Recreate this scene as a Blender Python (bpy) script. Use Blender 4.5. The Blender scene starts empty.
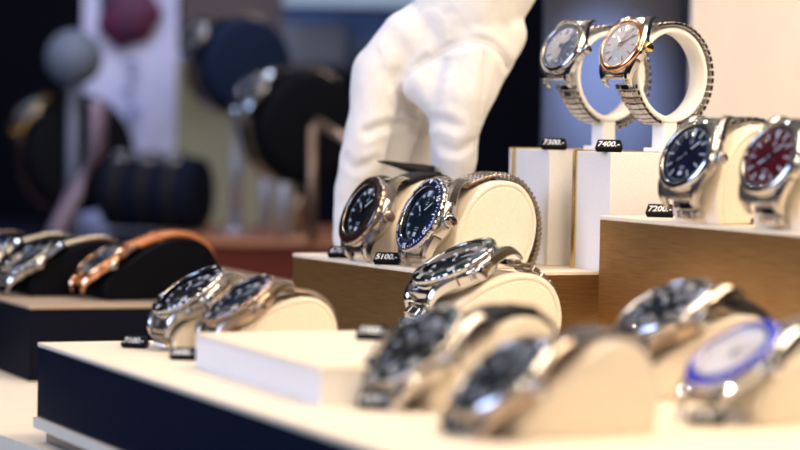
import bpy, bmesh, math, random
from mathutils import Vector, Matrix
from mathutils.bvhtree import BVHTree
random.seed(7)
C = bpy.context.scene.collection
PI = math.pi
mm = 0.001

# ------------------------------------------------------------------ camera
F = 2600.0
EYE = 0.118
PITCH = math.radians(2.25)
ROLL = math.radians(1.1)
cam_d = bpy.data.cameras.new('camera')
cam = bpy.data.objects.new('camera', cam_d)
C.objects.link(cam)
bpy.context.scene.camera = cam
cam_d.sensor_width = 36
cam_d.lens = F/800*36
CAMROT = Matrix.Rotation(math.radians(90)-PITCH, 4, 'X') @ Matrix.Rotation(ROLL, 4, 'Z')
cam.matrix_world = Matrix.Translation((0, 0, EYE)) @ CAMROT
cam_d.clip_start = 0.05
cam_d.dof.use_dof = True
cam_d.dof.focus_distance = 1.452
cam_d.dof.aperture_fstop = 6.0
cam_d.dof.aperture_blades = 0

def ray(px, py):
    v = Vector(((px-400)/F, (225-py)/F, -1.0))
    return CAMROT.to_3x3() @ v
def at(px, py, z):
    """point on the horizontal plane z that is seen at a pixel of the photograph"""
    r = ray(px, py); t = (z-EYE)/r.z
    return Vector((0, 0, EYE)) + r*t
def atd(px, py, d):
    r = ray(px, py); t = d/r.y
    return Vector((0, 0, EYE)) + r*t

# ------------------------------------------------------------------ scene settings
sc = bpy.context.scene
sc.view_settings.view_transform = 'Standard'
sc.view_settings.look = 'None'
sc.view_settings.gamma = 1
sc.view_settings.exposure = 0.14
sc.view_settings.use_curve_mapping = False

# ------------------------------------------------------------------ materials
def mat(name, col, rough=0.5, metal=0.0, bump=None, coat=0.0, noise=None, aniso=None, sheen=0.0, spec=0.5, mottled=None):
    m = bpy.data.materials.new(name); m.use_nodes = True
    nt = m.node_tree; b = nt.nodes['Principled BSDF']
    b.inputs['Base Color'].default_value = (*col, 1)
    b.inputs['Roughness'].default_value = rough
    b.inputs['Metallic'].default_value = metal
    b.inputs['Specular IOR Level'].default_value = spec
    b.inputs['Coat Weight'].default_value = coat
    b.inputs['Coat Roughness'].default_value = 0.06
    b.inputs['Sheen Weight'].default_value = sheen
    tc = nt.nodes.new('ShaderNodeTexCoord')
    def noise_node(scale, stretch=(1, 1, 1), detail=3):
        mp = nt.nodes.new('ShaderNodeMapping'); mp.inputs['Scale'].default_value = stretch
        nt.links.new(tc.outputs['Object'], mp.inputs['Vector'])
        n = nt.nodes.new('ShaderNodeTexNoise'); n.inputs['Scale'].default_value = scale
        n.inputs['Detail'].default_value = detail
        nt.links.new(mp.outputs['Vector'], n.inputs['Vector']); return n
    if noise:                                   # (scale, stretch, other colour)
        n = noise_node(noise[0], noise[1])
        r = nt.nodes.new('ShaderNodeValToRGB')
        r.color_ramp.elements[0].position = .35; r.color_ramp.elements[1].position = .65
        r.color_ramp.elements[0].color = (*col, 1); r.color_ramp.elements[1].color = (*noise[2], 1)
        nt.links.new(n.outputs['Fac'], r.inputs['Fac'])
        nt.links.new(r.outputs['Color'], b.inputs['Base Color'])
    if bump:                                    # (scale, strength, distance)
        n = noise_node(bump[0], bump[3] if len(bump) > 3 else (1, 1, 1), 4)
        bp = nt.nodes.new('ShaderNodeBump'); bp.inputs['Strength'].default_value = bump[1]
        bp.inputs['Distance'].default_value = bump[2]
        nt.links.new(n.outputs['Fac'], bp.inputs['Height'])
        nt.links.new(bp.outputs['Normal'], b.inputs['Normal'])
    return m

M = {}
M['cream'] = mat('cream_suede', (.82, .73, .60), .85, bump=(900, .25, .0006), sheen=.2, noise=(700, (1, 1, 1), (.77, .68, .55)))
M['board'] = mat('cream_lacquered_board', (.84, .74, .59), .5, noise=(40, (1, 6, 1), (.80, .70, .55)), bump=(600, .15, .0004))
M['navy'] = mat('navy_gloss', (.006, .009, .022), .22, coat=.3, bump=(30, .1, .0005))
M['bronze'] = mat('brushed_bronze', (.44, .265, .11), .36, metal=.9, noise=(45, (1, 1, 34), (.33, .19, .07)), bump=(120, .25, .0003, (1, 1, 22)))
M['white'] = mat('white_textile_board', (.82, .79, .76), .8, bump=(900, .3, .0005), noise=(800, (1, 1, 1), (.76, .73, .70)))
M['whiteplastic'] = mat('white_acrylic', (.85, .83, .80), .3, bump=(50, .03, .0003))
M['gold'] = mat('polished_brass', (.78, .55, .20), .18, metal=1, bump=(200, .08, .0002))
M['rose'] = mat('rose_gold', (.80, .42, .24), .16, metal=1, bump=(300, .05, .0001))
M['steel'] = mat('polished_steel', (.52, .52, .53), .08, metal=1, bump=(500, .05, .0001))
M['steelwarm'] = mat('brushed_steel', (.50, .47, .44), .22, metal=1, bump=(900, .18, .0001, (1, 8, 1)))
M['titanium'] = mat('bronze_tinted_steel', (.40, .32, .26), .27, metal=1, bump=(900, .18, .0001, (1, 8, 1)))
M['meshsteel'] = mat('woven_steel_mesh', (.36, .30, .24), .3, metal=1, bump=(900, .2, .0001))
M['darksteel'] = mat('smoked_steel', (.16, .12, .15), .22, metal=1, bump=(500, .1, .0001))
M['blackrub'] = mat('black_rubber', (.006, .006, .007), .6, bump=(700, .3, .0003), spec=.2)
M['blackgloss'] = mat('black_ceramic', (.008, .008, .011), .12, coat=.15, bump=(200, .02, .0001))
M['blueins'] = mat('navy_ceramic', (.004, .012, .058), .12, coat=.15, bump=(200, .02, .0001))
M['brownins'] = mat('brown_ceramic', (.020, .009, .007), .16, coat=.15, bump=(200, .02, .0001))
M['greenins'] = mat('green_ceramic', (.003, .014, .013), .15, coat=.15, bump=(200, .02, .0001))
M['vivblue'] = mat('vivid_blue_ceramic', (.02, .035, .42), .14, coat=.15, bump=(200, .02, .0001))
M['lume'] = mat('white_print', (.86, .88, .88), .4, bump=(300, .05, .0001))
M['blackdial'] = mat('black_dial', (.003, .005, .007), .35, bump=(2500, .2, .0001), spec=.2)
M['bluedial'] = mat('deep_blue_dial', (.003, .009, .030), .3, noise=(300, (1, 1, 1), (.002, .006, .020)), spec=.25)
M['tealdial'] = mat('dark_teal_dial', (.003, .014, .024), .3, noise=(300, (1, 1, 1), (.002, .010, .017)), spec=.25)
M['reddial'] = mat('crimson_dial', (.10, .004, .008), .22, noise=(300, (1, 1, 1), (.09, .003, .008)))
M['ivory'] = mat('ivory_dial', (.78, .72, .62), .35, noise=(300, (1, 1, 1), (.70, .64, .54)))
M['greydial'] = mat('silver_grey_dial', (.36, .36, .38), .3, metal=.4, noise=(300, (1, 1, 1), (.28, .28, .30)))
M['pearl'] = mat('pearl_white_dial', (.85, .80, .74), .3, noise=(120, (1, 1, 1), (.74, .66, .60)))
M['tag'] = mat('black_tag_plastic', (.003, .003, .004), .55, bump=(600, .08, .0002), spec=.12)
M['glove'] = mat('white_cotton_glove', (.75, .74, .735), .95, sheen=.0, spec=.2, bump=(38, .35, .006), noise=(90, (1, 1, 1), (.71, .70, .695)))
M['sleeve'] = mat('pale_grey_sleeve', (.45, .44, .46), .8, bump=(300, .3, .001))
M['blackpad'] = mat('black_velvet', (.0025, .003, .005), .9, bump=(500, .3, .0006), spec=.12)
M['navypad'] = mat('navy_velvet', (.002, .004, .013), .9, bump=(500, .3, .0006), spec=.15)
M['bluepad'] = mat('blue_velvet', (.003, .009, .032), .9, bump=(500, .3, .0006), spec=.2)
M['blackleather'] = mat('black_leather', (.014, .013, .015), .35, bump=(500, .5, .0005))
M['tan'] = mat('orange_tan_leather', (.62, .22, .07), .4, bump=(500, .4, .0005))
M['redwood'] = mat('red_mahogany', (.10, .018, .011), .28, noise=(14, (1, 10, 1), (.16, .035, .018)), coat=.4)
M['littop'] = mat('lit_mahogany', (.36, .15, .075), .4, noise=(12, (1, 10, 1), (.28, .11, .055)))  # wood grain; the light falling on the counter top is put into the colour
M['darkbox'] = mat('dark_slate_panel', (.002, .003, .009), .7, bump=(40, .1, .0004), spec=.1)
M['taupe_top'] = mat('taupe_board', (.42, .32, .22), .5, noise=(30, (1, 6, 1), (.38, .28, .19)))
M['wallnavy'] = mat('midnight_wall', (.0025, .0035, .010), .8, noise=(1.3, (1, 1, 1), (.001, .0015, .004)), spec=.1)
M['panel'] = mat('charcoal_gloss_panel', (.018, .021, .040), .5, noise=(3, (1, 1, 1), (.013, .015, .028)))
M['beigepanel'] = mat('warm_white_panel', (.70, .63, .56), .7, noise=(6, (4, 1, 1), (.66, .59, .52)))
M['banner'] = mat('lavender_white_fabric', (.48, .50, .70), .75, noise=(9, (2, 1, .8), (.30, .33, .55)))
M['maroon'] = mat('maroon_print', (.09, .006, .04), .7, noise=(30, (1, 1, 1), (.02, .012, .05)))
M['blueprint'] = mat('slate_blue_print', (.07, .09, .26), .7, noise=(14, (1, 1, 1), (.20, .24, .45)))
M['yellow'] = mat('straw_wall', (.24, .23, .13), .7, noise=(6, (1, 1, 1), (.25, .22, .14)))
M['brownwall'] = mat('taupe_wall', (.085, .062, .065), .7, noise=(6, (1, 1, 1), (.05, .038, .045)))
M['skywin'] = mat('pale_blue_counter', (.22, .32, .44), .5, noise=(6, (1, 1, 1), (.25, .36, .50)))
M['bluecloth'] = mat('steel_blue_cloth', (.035, .075, .19), .7, noise=(6, (1, 1, 1), (.02, .05, .13)))
M['greycloth'] = mat('pale_grey_cloth', (.13, .16, .22), .7, noise=(6, (1, 1, 1), (.08, .10, .15)))
M['polesilver'] = mat('satin_silver_pole', (.42, .42, .47), .4, metal=.7, bump=(100, .05, .0002))
M['polecopper'] = mat('copper_pole', (.34, .23, .16), .35, metal=.8, bump=(100, .05, .0002))
M['pinkpole'] = mat('dusty_mauve_arm', (.11, .08, .12), .5, bump=(100, .05, .0002))
M['floor'] = mat('dark_floor', (.012, .013, .02), .6, noise=(5, (1, 1, 1), (.008, .009, .014)))

def glass():
    m = bpy.data.materials.new('sapphire_glass'); m.use_nodes = True
    nt = m.node_tree; nt.nodes.clear()
    out = nt.nodes.new('ShaderNodeOutputMaterial'); mx = nt.nodes.new('ShaderNodeMixShader')
    tr = nt.nodes.new('ShaderNodeBsdfTransparent'); gl = nt.nodes.new('ShaderNodeBsdfGlossy')
    gl.inputs['Roughness'].default_value = .03
    tr.inputs['Color'].default_value = (.96, .97, 1, 1)
    fr = nt.nodes.new('ShaderNodeFresnel'); fr.inputs['IOR'].default_value = 1.25
    nt.links.new(fr.outputs[0], mx.inputs[0]); nt.links.new(tr.outputs[0], mx.inputs[1])
    nt.links.new(gl.outputs[0], mx.inputs[2]); nt.links.new(mx.outputs[0], out.inputs[0])
    return m
M['glass'] = glass()

def emit(name, col, s):
    m = bpy.data.materials.new(name); m.use_nodes = True
    b = m.node_tree.nodes['Principled BSDF']
    b.inputs['Base Color'].default_value = (*col, 1)
    b.inputs['Emission Color'].default_value = (*col, 1); b.inputs['Emission Strength'].default_value = s
    return m

# ------------------------------------------------------------------ mesh collector
I4 = Matrix.Identity(4)
class MB:
    def __init__(s): s.v = []; s.f = []; s.m = []; s.sm = []
    def add(s, vs, fs, X=I4, mi=0, smooth=False):
        o = len(s.v)
        s.v += [X @ Vector(p) for p in vs]
        for f in fs: s.f.append([o+i for i in f]); s.m.append(mi); s.sm.append(smooth)
        return s
    def lathe(s, prof, X=I4, n=64, mi=0, smooth=True, mod=None):
        vs = []; fs = []
        for (r, z) in prof:
            for k in range(n):
                a = 2*PI*k/n; q = r*(mod(a, r) if mod else 1)
                vs.append((q*math.cos(a), q*math.sin(a), z))
        for j in range(len(prof)-1):
            for k in range(n):
                k2 = (k+1) % n
                fs.append([j*n+k, j*n+k2, (j+1)*n+k2, (j+1)*n+k])
        return s.add(vs, fs, X, mi, smooth)
    def box(s, c, d, X=I4, ch=0.0, mi=0):
        x, y, z = d[0]/2, d[1]/2, d[2]/2
        if ch <= 0:
            vs = [(c[0]+i*x, c[1]+j*y, c[2]+k*z) for i in (-1, 1) for j in (-1, 1) for k in (-1, 1)]
            fs = [[0, 1, 3, 2], [4, 6, 7, 5], [0, 4, 5, 1], [2, 3, 7, 6], [0, 2, 6, 4], [1, 5, 7, 3]]
            return s.add(vs, fs, X, mi)
        bm = bmesh.new(); bmesh.ops.create_cube(bm, size=1)
        for v in bm.verts: v.co = Vector((c[0]+v.co.x*d[0], c[1]+v.co.y*d[1], c[2]+v.co.z*d[2]))
        bmesh.ops.bevel(bm, geom=list(bm.edges), offset=ch, segments=1 if ch < .0004 else 2, affect='EDGES', profile=.5)
        bm.verts.index_update()
        s.add([v.co.copy() for v in bm.verts], [[v.index for v in f.verts] for f in bm.faces], X, mi); bm.free()
        return s
    def prism(s, poly, z0, z1, X=I4, mi=0, ins=0.0):
        n = len(poly)
        vs = [(x, y, z0) for x, y in poly]+[(x, y, z1) for x, y in poly]
        fs = [[i, (i+1) % n, n+(i+1) % n, n+i] for i in range(n)]
        fs += [list(range(n))[::-1], list(range(n, 2*n))]
        return s.add(vs, fs, X, mi)
    def tube(s, pts, r, X=I4, n=10, mi=0, caps=True):
        pts = [Vector(p) for p in pts]; rs = r if isinstance(r, (list, tuple)) else [r]*len(pts)
        vs = []; fs = []
        up = Vector((0.13, 0.21, .97))
        for i, p in enumerate(pts):
            t = (pts[min(i+1, len(pts)-1)]-pts[max(i-1, 0)]).normalized()
            a = t.cross(up)
            if a.length < 1e-4: a = t.cross(Vector((1, 0, 0)))
            a.normalize(); b = t.cross(a).normalized()
            for k in range(n):
                q = 2*PI*k/n; vs.append(p+a*math.cos(q)*rs[i]+b*math.sin(q)*rs[i])
        for i in range(len(pts)-1):
            for k in range(n):
                k2 = (k+1) % n; fs.append([i*n+k, i*n+k2, (i+1)*n+k2, (i+1)*n+k])
        if caps: fs += [list(range(n))[::-1], [(len(pts)-1)*n+k for k in range(n)]]
        return s.add(vs, fs, X, mi, True)
    def sweep(s, frames, sec, mi=0, smooth=True, caps=True):
        """frames: list of 4x4; sec: list of 2D points in the frame's local x,y"""
        n = len(sec); vs = []; fs = []
        for Fm in frames:
            for (a, b) in sec: vs.append(Fm @ Vector((a, b, 0)))
        for i in range(len(frames)-1):
            for k in range(n):
                k2 = (k+1) % n; fs.append([i*n+k, i*n+k2, (i+1)*n+k2, (i+1)*n+k])
        if caps: fs += [list(range(n))[::-1], [(len(frames)-1)*n+k for k in range(n)]]
        return s.add(vs, fs, I4, mi, smooth)
    def text(s, txt, size, X=I4, mi=0, ext=0.0):
        key = (txt,)
        if key not in TXT:
            cu = bpy.data.curves.new('t', 'FONT'); cu.body = txt; cu.size = 1; cu.align_x = 'CENTER'; cu.align_y = 'CENTER'
            cu.resolution_u = 3; cu.offset = .012
            o = bpy.data.objects.new('t', cu); C.objects.link(o)
            dg = bpy.context.evaluated_depsgraph_get(); dg.update()
            me = bpy.data.meshes.new_from_object(o.evaluated_get(dg))
            TXT[key] = ([v.co.copy() for v in me.vertices], [list(p.vertices) for p in me.polygons])
            bpy.data.objects.remove(o); bpy.data.curves.remove(cu); bpy.data.meshes.remove(me)
        vs, fs = TXT[key]
        return s.add([v*size for v in vs], fs, X, mi)
    def build(s, name, mats, parent=None):
        me = bpy.data.meshes.new(name)
        me.from_pydata([tuple(v) for v in s.v], [], s.f)
        if not isinstance(mats, (list, tuple)): mats = [mats]
        for m in mats: me.materials.append(m)
        me.polygons.foreach_set('material_index', s.m)
        me.polygons.foreach_set('use_smooth', s.sm)
        bm = bmesh.new(); bm.from_mesh(me); bmesh.ops.recalc_face_normals(bm, faces=bm.faces); bm.to_mesh(me); bm.free()
        me.update()
        o = bpy.data.objects.new(name, me); C.objects.link(o)
        if parent: o.parent = parent
        return o
TXT = {}

def tag(o, label, cat, group=None):
    o['label'] = label; o['category'] = cat
    if group: o['group'] = group
    return o
def struct(o): o['kind'] = 'structure'; return o
def thing(name, loc, yaw=0):
    o = bpy.data.objects.new(name, None); C.objects.link(o)
    o.empty_display_size = .01
    o.location = loc; o.rotation_euler = (0, 0, yaw); return o

# ------------------------------------------------------------------ cushions (profile in local X (front) / Z, width along Y)
UP = [(23, 0), (24.5, 9), (23, 20), (17.5, 32), (9, 41), (-2, 45), (-13, 43), (-20.5, 35), (-23.5, 24), (-22, 12), (-17, 0)]
LOW = [(33, 0), (34.5, 6), (31, 13), (21, 20), (7, 28.5), (-7, 33), (-19, 32.5), (-28, 26), (-32, 14), (-30, 0)]
FRONT = [(33, 0), (33.5, 6), (26, 14), (14, 23), (2, 31.5), (-8, 36.5), (-19, 36), (-27.5, 29), (-31.5, 16), (-30, 0)]
def catmull(P, n, closed=False):
    out = []
    m = len(P)
    for i in range(m if closed else m-1):
        def g(j): return P[j % m] if closed else P[max(0, min(m-1, j))]
        p0, p1, p2, p3 = g(i-1), g(i), g(i+1), g(i+2)
        for k in range(n):
            t = k/n
            out.append(tuple(.5*((2*p1[c])+(-p0[c]+p2[c])*t+(2*p0[c]-5*p1[c]+4*p2[c]-p3[c])*t*t+(-p0[c]+3*p1[c]-3*p2[c]+p3[c])*t**3) for c in range(len(p1))))
    if not closed: out.append(tuple(P[-1]))
    return out
def profile(P, k):
    """open curve from front-bottom over the top to back-bottom, as (x, z, nx, nz, s)"""
    q = [(x*mm*k, z*mm*k) for x, z in catmull(P, 14)]
    res = []; s = 0
    for i, p in enumerate(q):
        a = q[max(i-1, 0)]; b = q[min(i+1, len(q)-1)]
        tx, tz = b[0]-a[0], b[1]-a[1]; L = math.hypot(tx, tz) or 1
        if i: s += math.hypot(p[0]-q[i-1][0], p[1]-q[i-1][1])
        res.append((p[0], p[1], tz/L, -tx/L, s))
    return res
def circle_profile(R, cz, k, a0=-128, a1=232+0):
    q = []
    n = 150; s = 0
    for i in range(n+1):
        a = math.radians(a0+(a1-a0)*i/n)
        x, z = R*mm*k*math.cos(a), cz*mm*k+R*mm*k*math.sin(a)
        if i: s += math.hypot(x-q[-1][0], z-q[-1][1])
        q.append((x, z, math.cos(a), math.sin(a), s))
    return q
def prof_at(pr, s):
    s = max(pr[0][4], min(pr[-1][4], s))
    for i in range(len(pr)-1):
        if pr[i+1][4] >= s:
            t = (s-pr[i][4])/max(1e-9, pr[i+1][4]-pr[i][4])
            r = [pr[i][c]*(1-t)+pr[i+1][c]*t for c in range(4)]
            L = math.hypot(r[2], r[3]); return r[0], r[1], r[2]/L, r[3]/L
    return pr[-1][:4]

def cushion(name, P, k, w, m, root):
    pr = profile(P, k)
    w2 = w*mm*k/2; mb = MB()
    rings = [(3.2, -w2+.0012*0), (3.2, w2)]
    lay = [(4.5, w2), (3.4, w2), (3.0, w2-.0007), (2.6, w2), (1.4, w2), (.5, w2-.0004), (0, w2-.0014)]
    lay = lay+[(i, -y) for i, y in reversed(lay)]
    n = len(pr); vs = []
    for (ins, y) in lay:
        for (x, z, nx, nz, s) in pr:
            vs.append((x-nx*ins*mm*k, y, max(z-nz*ins*mm*k, 0.0 if z < 1e-5 else .00002)))
    fs = []
    for j in range(len(lay)-1):
        for i in range(n-1): fs.append([j*n+i, j*n+i+1, (j+1)*n+i+1, (j+1)*n+i])
        fs.append([j*n+n-1, j*n, (j+1)*n, (j+1)*n+n-1])
    mb.add(vs, fs, I4, 0, True)
    mb.add([], [])
    L = (len(lay)-1)*n
    o = len(mb.v)-len(vs)
    mb.f += [[o+i for i in range(n)][::-1], [o+L+i for i in range(n)]]; mb.m += [0, 0]; mb.sm += [False, False]
    return mb

# ------------------------------------------------------------------ wristwatch
def head_matrix(x, z, nx, nz):
    N = Vector((nx, 0, nz)); T = Vector((-nz, 0, nx)); Y = Vector((0, 1, 0))
    Mx = Matrix((( Y.x, T.x, N.x, x), (Y.y, T.y, N.y, 0), (Y.z, T.z, N.z, z), (0, 0, 0, 1)))
    return Mx
DARK = None
def make_watch(root, pr, phi, k, R=21.0, case='steel', bezel='dive', insert='blueins', knurl='steel', dial='blackdial',
               marks='dots', strap='mesh', strapmat='meshsteel', second='steel', handm='steel', digits=True, lift=1.0, th=1.0,
               clearance=None, loose=0.0, slide=0.0, tail=None, num='lume', datewin=True, topreach=None, hands=(312, 53, 20)):
    R = R*mm*k; u = mm*k*R/(21*mm*k)
    # position on the profile where the outward normal points phi degrees above the horizontal
    best = min(range(len(pr)), key=lambda i: abs(math.degrees(math.atan2(pr[i][3], pr[i][2]))-phi) + (0 if pr[i][4] < pr[-1][4]*.6 else 90))
    x, z, nx, nz, s0 = pr[best]
    H = head_matrix(x+nx*lift*u, z+nz*lift*u, nx, nz) @ Matrix.Translation((0, slide*mm, 0)) @ Matrix.Diagonal((1, 1, th, 1))
    s0 += slide*mm
    # case with lugs
    mb = MB()
    mb.lathe([(.0, 0), (.80*R, 0), (.86*R, .6*u), (.95*R, 2.6*u), (.985*R, 4.2*u), (.985*R, 6.4*u), (.95*R, 7.4*u), (.90*R, 7.9*u), (0, 7.9*u)], H, 72)
    for sx in (-1, 1):
        for sy in (-1, 1):
            path = [(.45, 5.2, .16, 2.4), (.75, 5.4, .155, 2.3), (.98, 4.7, .135, 2.1), (1.13, 3.2, .115, 1.9), (1.22, 1.2, .10, 1.7), (1.26, -.6, .09, 1.3)]
            path = catmull(path, 5)
            fr = []
            vs = []
            for (py, pz, hw, ht) in path:
                cx = sx*R*(.72-.16*max(0, py-.5)/.76)
                for (a, b) in [(-1, -.8), (-.8, -1), (.8, -1), (1, -.8), (1, .45), (.55, 1), (-.55, 1), (-1, .45)]:
                    vs.append((cx+sx*a*hw*R, sy*py*R, pz*u+b*ht*u))
            n = 8; fs = []
            for i in range(len(path)-1):
                for q in range(n):
                    q2 = (q+1) % n; fs.append([i*n+q, i*n+q2, (i+1)*n+q2, (i+1)*n+q])
            fs += [list(range(n)), [(len(path)-1)*n+q for q in range(n)]]
            mb.add(vs, fs, H, 0, False)
    # crown guard
    mb.box((.98*R, 0, 4.6*u), (.10*R, .42*R, 3.4*u), H, .5*u)
    cs = mb.build('case', M[case], root)
    cr = MB()
    Xc = H @ Matrix.Translation((1.02*R, 0, 4.7*u)) @ Matrix.Rotation(PI/2, 4, 'Y')
    cr.lathe([(0, 0), (1.8*u, 0), (1.8*u, .8*u), (3.0*u, 1.0*u), (3.1*u, 3.6*u), (2.6*u, 4.1*u), (0, 4.2*u)], Xc, 40,
             mod=lambda a, r: 1+(.035*math.cos(a*20) if r > 2.8*u else 0))
    cr.build('crown', M[knurl], cs)
    # bezel
    b = MB()
    if bezel == 'dive':
        sc_ = lambda a, r: 1+(.012*math.cos(a*30) if r > .97*R else 0)
        b.lathe([(.92*R, 7.4*u), (1.0*R, 7.7*u), (1.01*R, 8.2*u), (1.01*R, 9.2*u), (.975*R, 9.9*u), (.95*R, 10.05*u), (.77*R, 10.6*u), (.745*R, 10.75*u), (.735*R, 10.3*u), (.735*R, 8.2*u)], H, 180, mod=sc_)
        bo = b.build('bezel', M[knurl], root)
        ins = MB()
        ins.lathe([(.992*R, 9.75*u), (.988*R, 9.98*u), (.775*R, 10.72*u), (.768*R, 10.6*u)], H, 96)
        slope = math.atan2(.74*u, .213*R)
        def onins(ang, rr, tilt=True):    # ang clockwise from 12
            a = math.radians(ang)
            zc = 9.98*u+(.988*R-rr*R)/(.213*R)*.74*u+.07*u
            return H @ Matrix.Rotation(-a, 4, 'Z') @ Matrix.Translation((0, rr*R, zc)) @ Matrix.Rotation(-slope, 4, 'X')
        if digits:
            for j, tx in enumerate(['10', '20', '30', '40', '50']):
                ins.text(tx, .19*R, onins(60*(j+1), .880), 1)
            for mnt in range(60):
                if mnt % 10 == 0: continue
                if mnt % 10 in (9, 1) or (mnt % 5 and digits != 'fine'): continue
                L = .10 if mnt % 5 == 0 else .045
                ins.box((0, (.0 if mnt % 5 == 0 else .05*R), 0), (.016*R if mnt % 5 else .026*R, L*R, .04*u), onins(mnt*6, .868), 0, 1)
            ins.add([(-.085*R, .06*R, 0), (.085*R, .06*R, 0), (0, -.07*R, 0)], [[0, 1, 2]], onins(0, .868), 1)
        ins.build('bezel_insert', [M[insert], M[num]], bo)
    else:
        if bezel == 'fluted': sc_ = lambda a, r: 1+(.02*math.cos(a*48) if .80*R < r else 0)
        else: sc_ = None
        b.lathe([(.92*R, 7.4*u), (.99*R, 7.6*u), (.985*R, 8.2*u), (.93*R, 9.3*u), (.86*R, 9.9*u), (.81*R, 9.9*u), (.79*R, 9.5*u), (.785*R, 8.2*u)], H, 192, mod=sc_)
        bo = b.build('bezel', M[insert if insert in ('rose', 'gold', 'steel', 'vivblue') else knurl], root)
    Rd = (.735 if bezel == 'dive' else .785)*R
    zt = (10.3 if bezel == 'dive' else 9.4)*u
    # dial + rehaut + markers
    d = MB()
    d.lathe([(0, 8.3*u), (Rd, 8.3*u)], H, 64, smooth=False)
    d.lathe([(Rd*.995, zt), (Rd*.93, 8.4*u)], H, 64, 1)
    for mnt in range(60):
        X = H @ Matrix.Rotation(-mnt*PI/30, 4, 'Z')
        d.box((0, Rd*.89, 8.35*u), (.012*R, .045*R, .06*u), X, 0, 2)
    for i_, (yy, ww) in enumerate([(.36, .22), (.30, .16), (-.34, .26), (-.40, .2)]):
        d.box((0, yy*R, 8.36*u), (ww*.8*R, .014*R, .05*u), H, 0, 2)
    d.text('\u03a9' if False else 'o', .12*R, H @ Matrix.Translation((0, .45*R, 8.4*u)), 2)
    if datewin: d.box((0, -.52*R, 8.36*u), (.14*R, .11*R, .08*u), H, 0, 2)
    do = d.build('dial', [M[dial], M[dial], M['lume']], root)
    for h in range(12):
        X = H @ Matrix.Rotation(-h*PI/6, 4, 'Z')
        mk = MB()
        if h == 6 and datewin: continue
        if marks == 'dots':
            if h == 0:
                mk.prism([(-.085*R, .66*R), (.085*R, .66*R), (.03*R, .50*R), (-.03*R, .50*R)], 8.3*u, 8.8*u, X, 0)
                for sx in (-1, 1): mk.box((sx*.085*R, .585*R, 8.55*u), (.04*R, .16*R, .5*u), X, 0, 0)
            elif h in (3, 6, 9): mk.box((0, .57*R, 8.55*u), (.06*R, .15*R, .5*u), X, 0.012*R, 0)
            else: mk.lathe([(.045*R, 8.3*u), (.045*R, 8.7*u), (.03*R, 8.85*u), (0, 8.85*u)], X @ Matrix.Translation((0, .58*R, 0)), 20)
            mk.build('hour_marker', M['lume'], do)
        else:
            w_ = .04 if h else .09
            mk.box((0, .60*R, 8.65*u), (w_*R, .20*R, .7*u), X, .012*R, 0)
            mk.build('hour_marker', M[handm] if dial in ('ivory', 'pearl') else M['lume'], do)
    def hand(nm, ang, L, w, zz, mt, tailL=.12, lume=True):
        X = H @ Matrix.Rotation(-math.radians(ang), 4, 'Z'); q = MB()
        q.prism([(-w*.5*R, -tailL*R), (w*.5*R, -tailL*R), (w*R, L*.55*R), (w*.8*R, L*.8*R), (0, L*R), (-w*.8*R, L*.8*R), (-w*R, L*.55*R)], zz*u, (zz+.18)*u, X, 0)
        if lume: q.prism([(-w*.45*R, L*.3*R), (w*.45*R, L*.3*R), (w*.55*R, L*.75*R), (0, L*.88*R), (-w*.55*R, L*.75*R)], (zz+.18)*u, (zz+.24)*u, X, 1)
        q.lathe([(.05*R, zz*u), (.05*R, (zz+.25)*u), (0, (zz+.25)*u)], X, 20)
        q.build(nm, [M[mt], M['lume']], root)
    hand('hour_hand', hands[0], .42, .045, 8.9, handm); hand('minute_hand', hands[1], .64, .036, 9.2, handm)
    hand('second_hand', hands[2], .66, .010, 9.5, second, .2, False)
    g = MB()
    g.lathe([(0, zt+.55*u), (Rd*.4, zt+.5*u), (Rd*.8, zt+.25*u), (Rd*.985, zt-.05*u)], H, 64)
    g.build('crystal', M['glass'], root)
    # strap: two runs following the cushion
    S1 = pr[-1][4]
    tt = {'mesh': 2.6, 'bracelet': 3.2, 'rubber': 3.0, 'leather': 4.2}[strap]*u
    w0, w1 = .50*R*2*.97, .50*R*2*.80
    reach = 1.08*R
    def pose(s, side):
        x, z, nx, nz = prof_at(pr, s)
        dist = abs(s-s0)-reach
        off = tt/2+.5*u+max(0, 2.4*u*math.exp(-max(dist, 0)/(7*u)))
        if side > 0 and loose:
            q_ = max(0, min(1, (s-s0-reach)/(S1-s0-reach))); off += loose*mm*q_*q_*(3-2*q_)
        N = Vector((nx, 0, nz)); T = Vector((-nz, 0, nx)); Y = Vector((0, 1, 0))
        p = Vector((x, 0, z))+N*off
        # frame: local x = Y axis (width), local y = normal (thickness), local z = along
        return Matrix(((Y.x, N.x, T.x, p.x), (Y.y, N.y, T.y, 0), (Y.z, N.z, T.z, p.z), (0, 0, 0, 1))), p
    S1 = pr[-1][4]
    zmin = tt*.55
    for side in (-1, 1):
        mb = MB()
        start = s0+side*reach
        ss = []; s = start
        # straight end link between the lugs
        p0 = H @ Vector((0, side*.93*R, 4.2*u)); 
        frs = []
        lim = (0 if side < 0 else S1)
        step = (2.3*u if strap == 'mesh' else (4.6*u if strap == 'bracelet' else 2.0*u))
        while (s > lim if side < 0 else s < lim):
            Fm, p = pose(s, side)
            if p.z < zmin or (clearance and clearance(p)): break
            frs.append((s, Fm)); s += side*step
        tot = max(1, len(frs)-1)
        Hn = H.to_3x3()
        Fe = Matrix.Translation(p0) @ Matrix(((0, 0, 0, 0),)*4) if False else None
        N = Hn @ Vector((0, 0, 1)); T = Hn @ Vector((0, 1, 0)); Y = Vector((0, 1, 0))
        ends = []
        for (yy, zz) in ((.90, 4.4), (1.04, 3.6)):
            p = H @ Vector((0, side*yy*R, zz*u))
            ends.append(Matrix(((Y.x, N.x, T.x, p.x), (Y.y, N.y, T.y, 0), (Y.z, N.z, T.z, p.z), (0, 0, 0, 1))))
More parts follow.
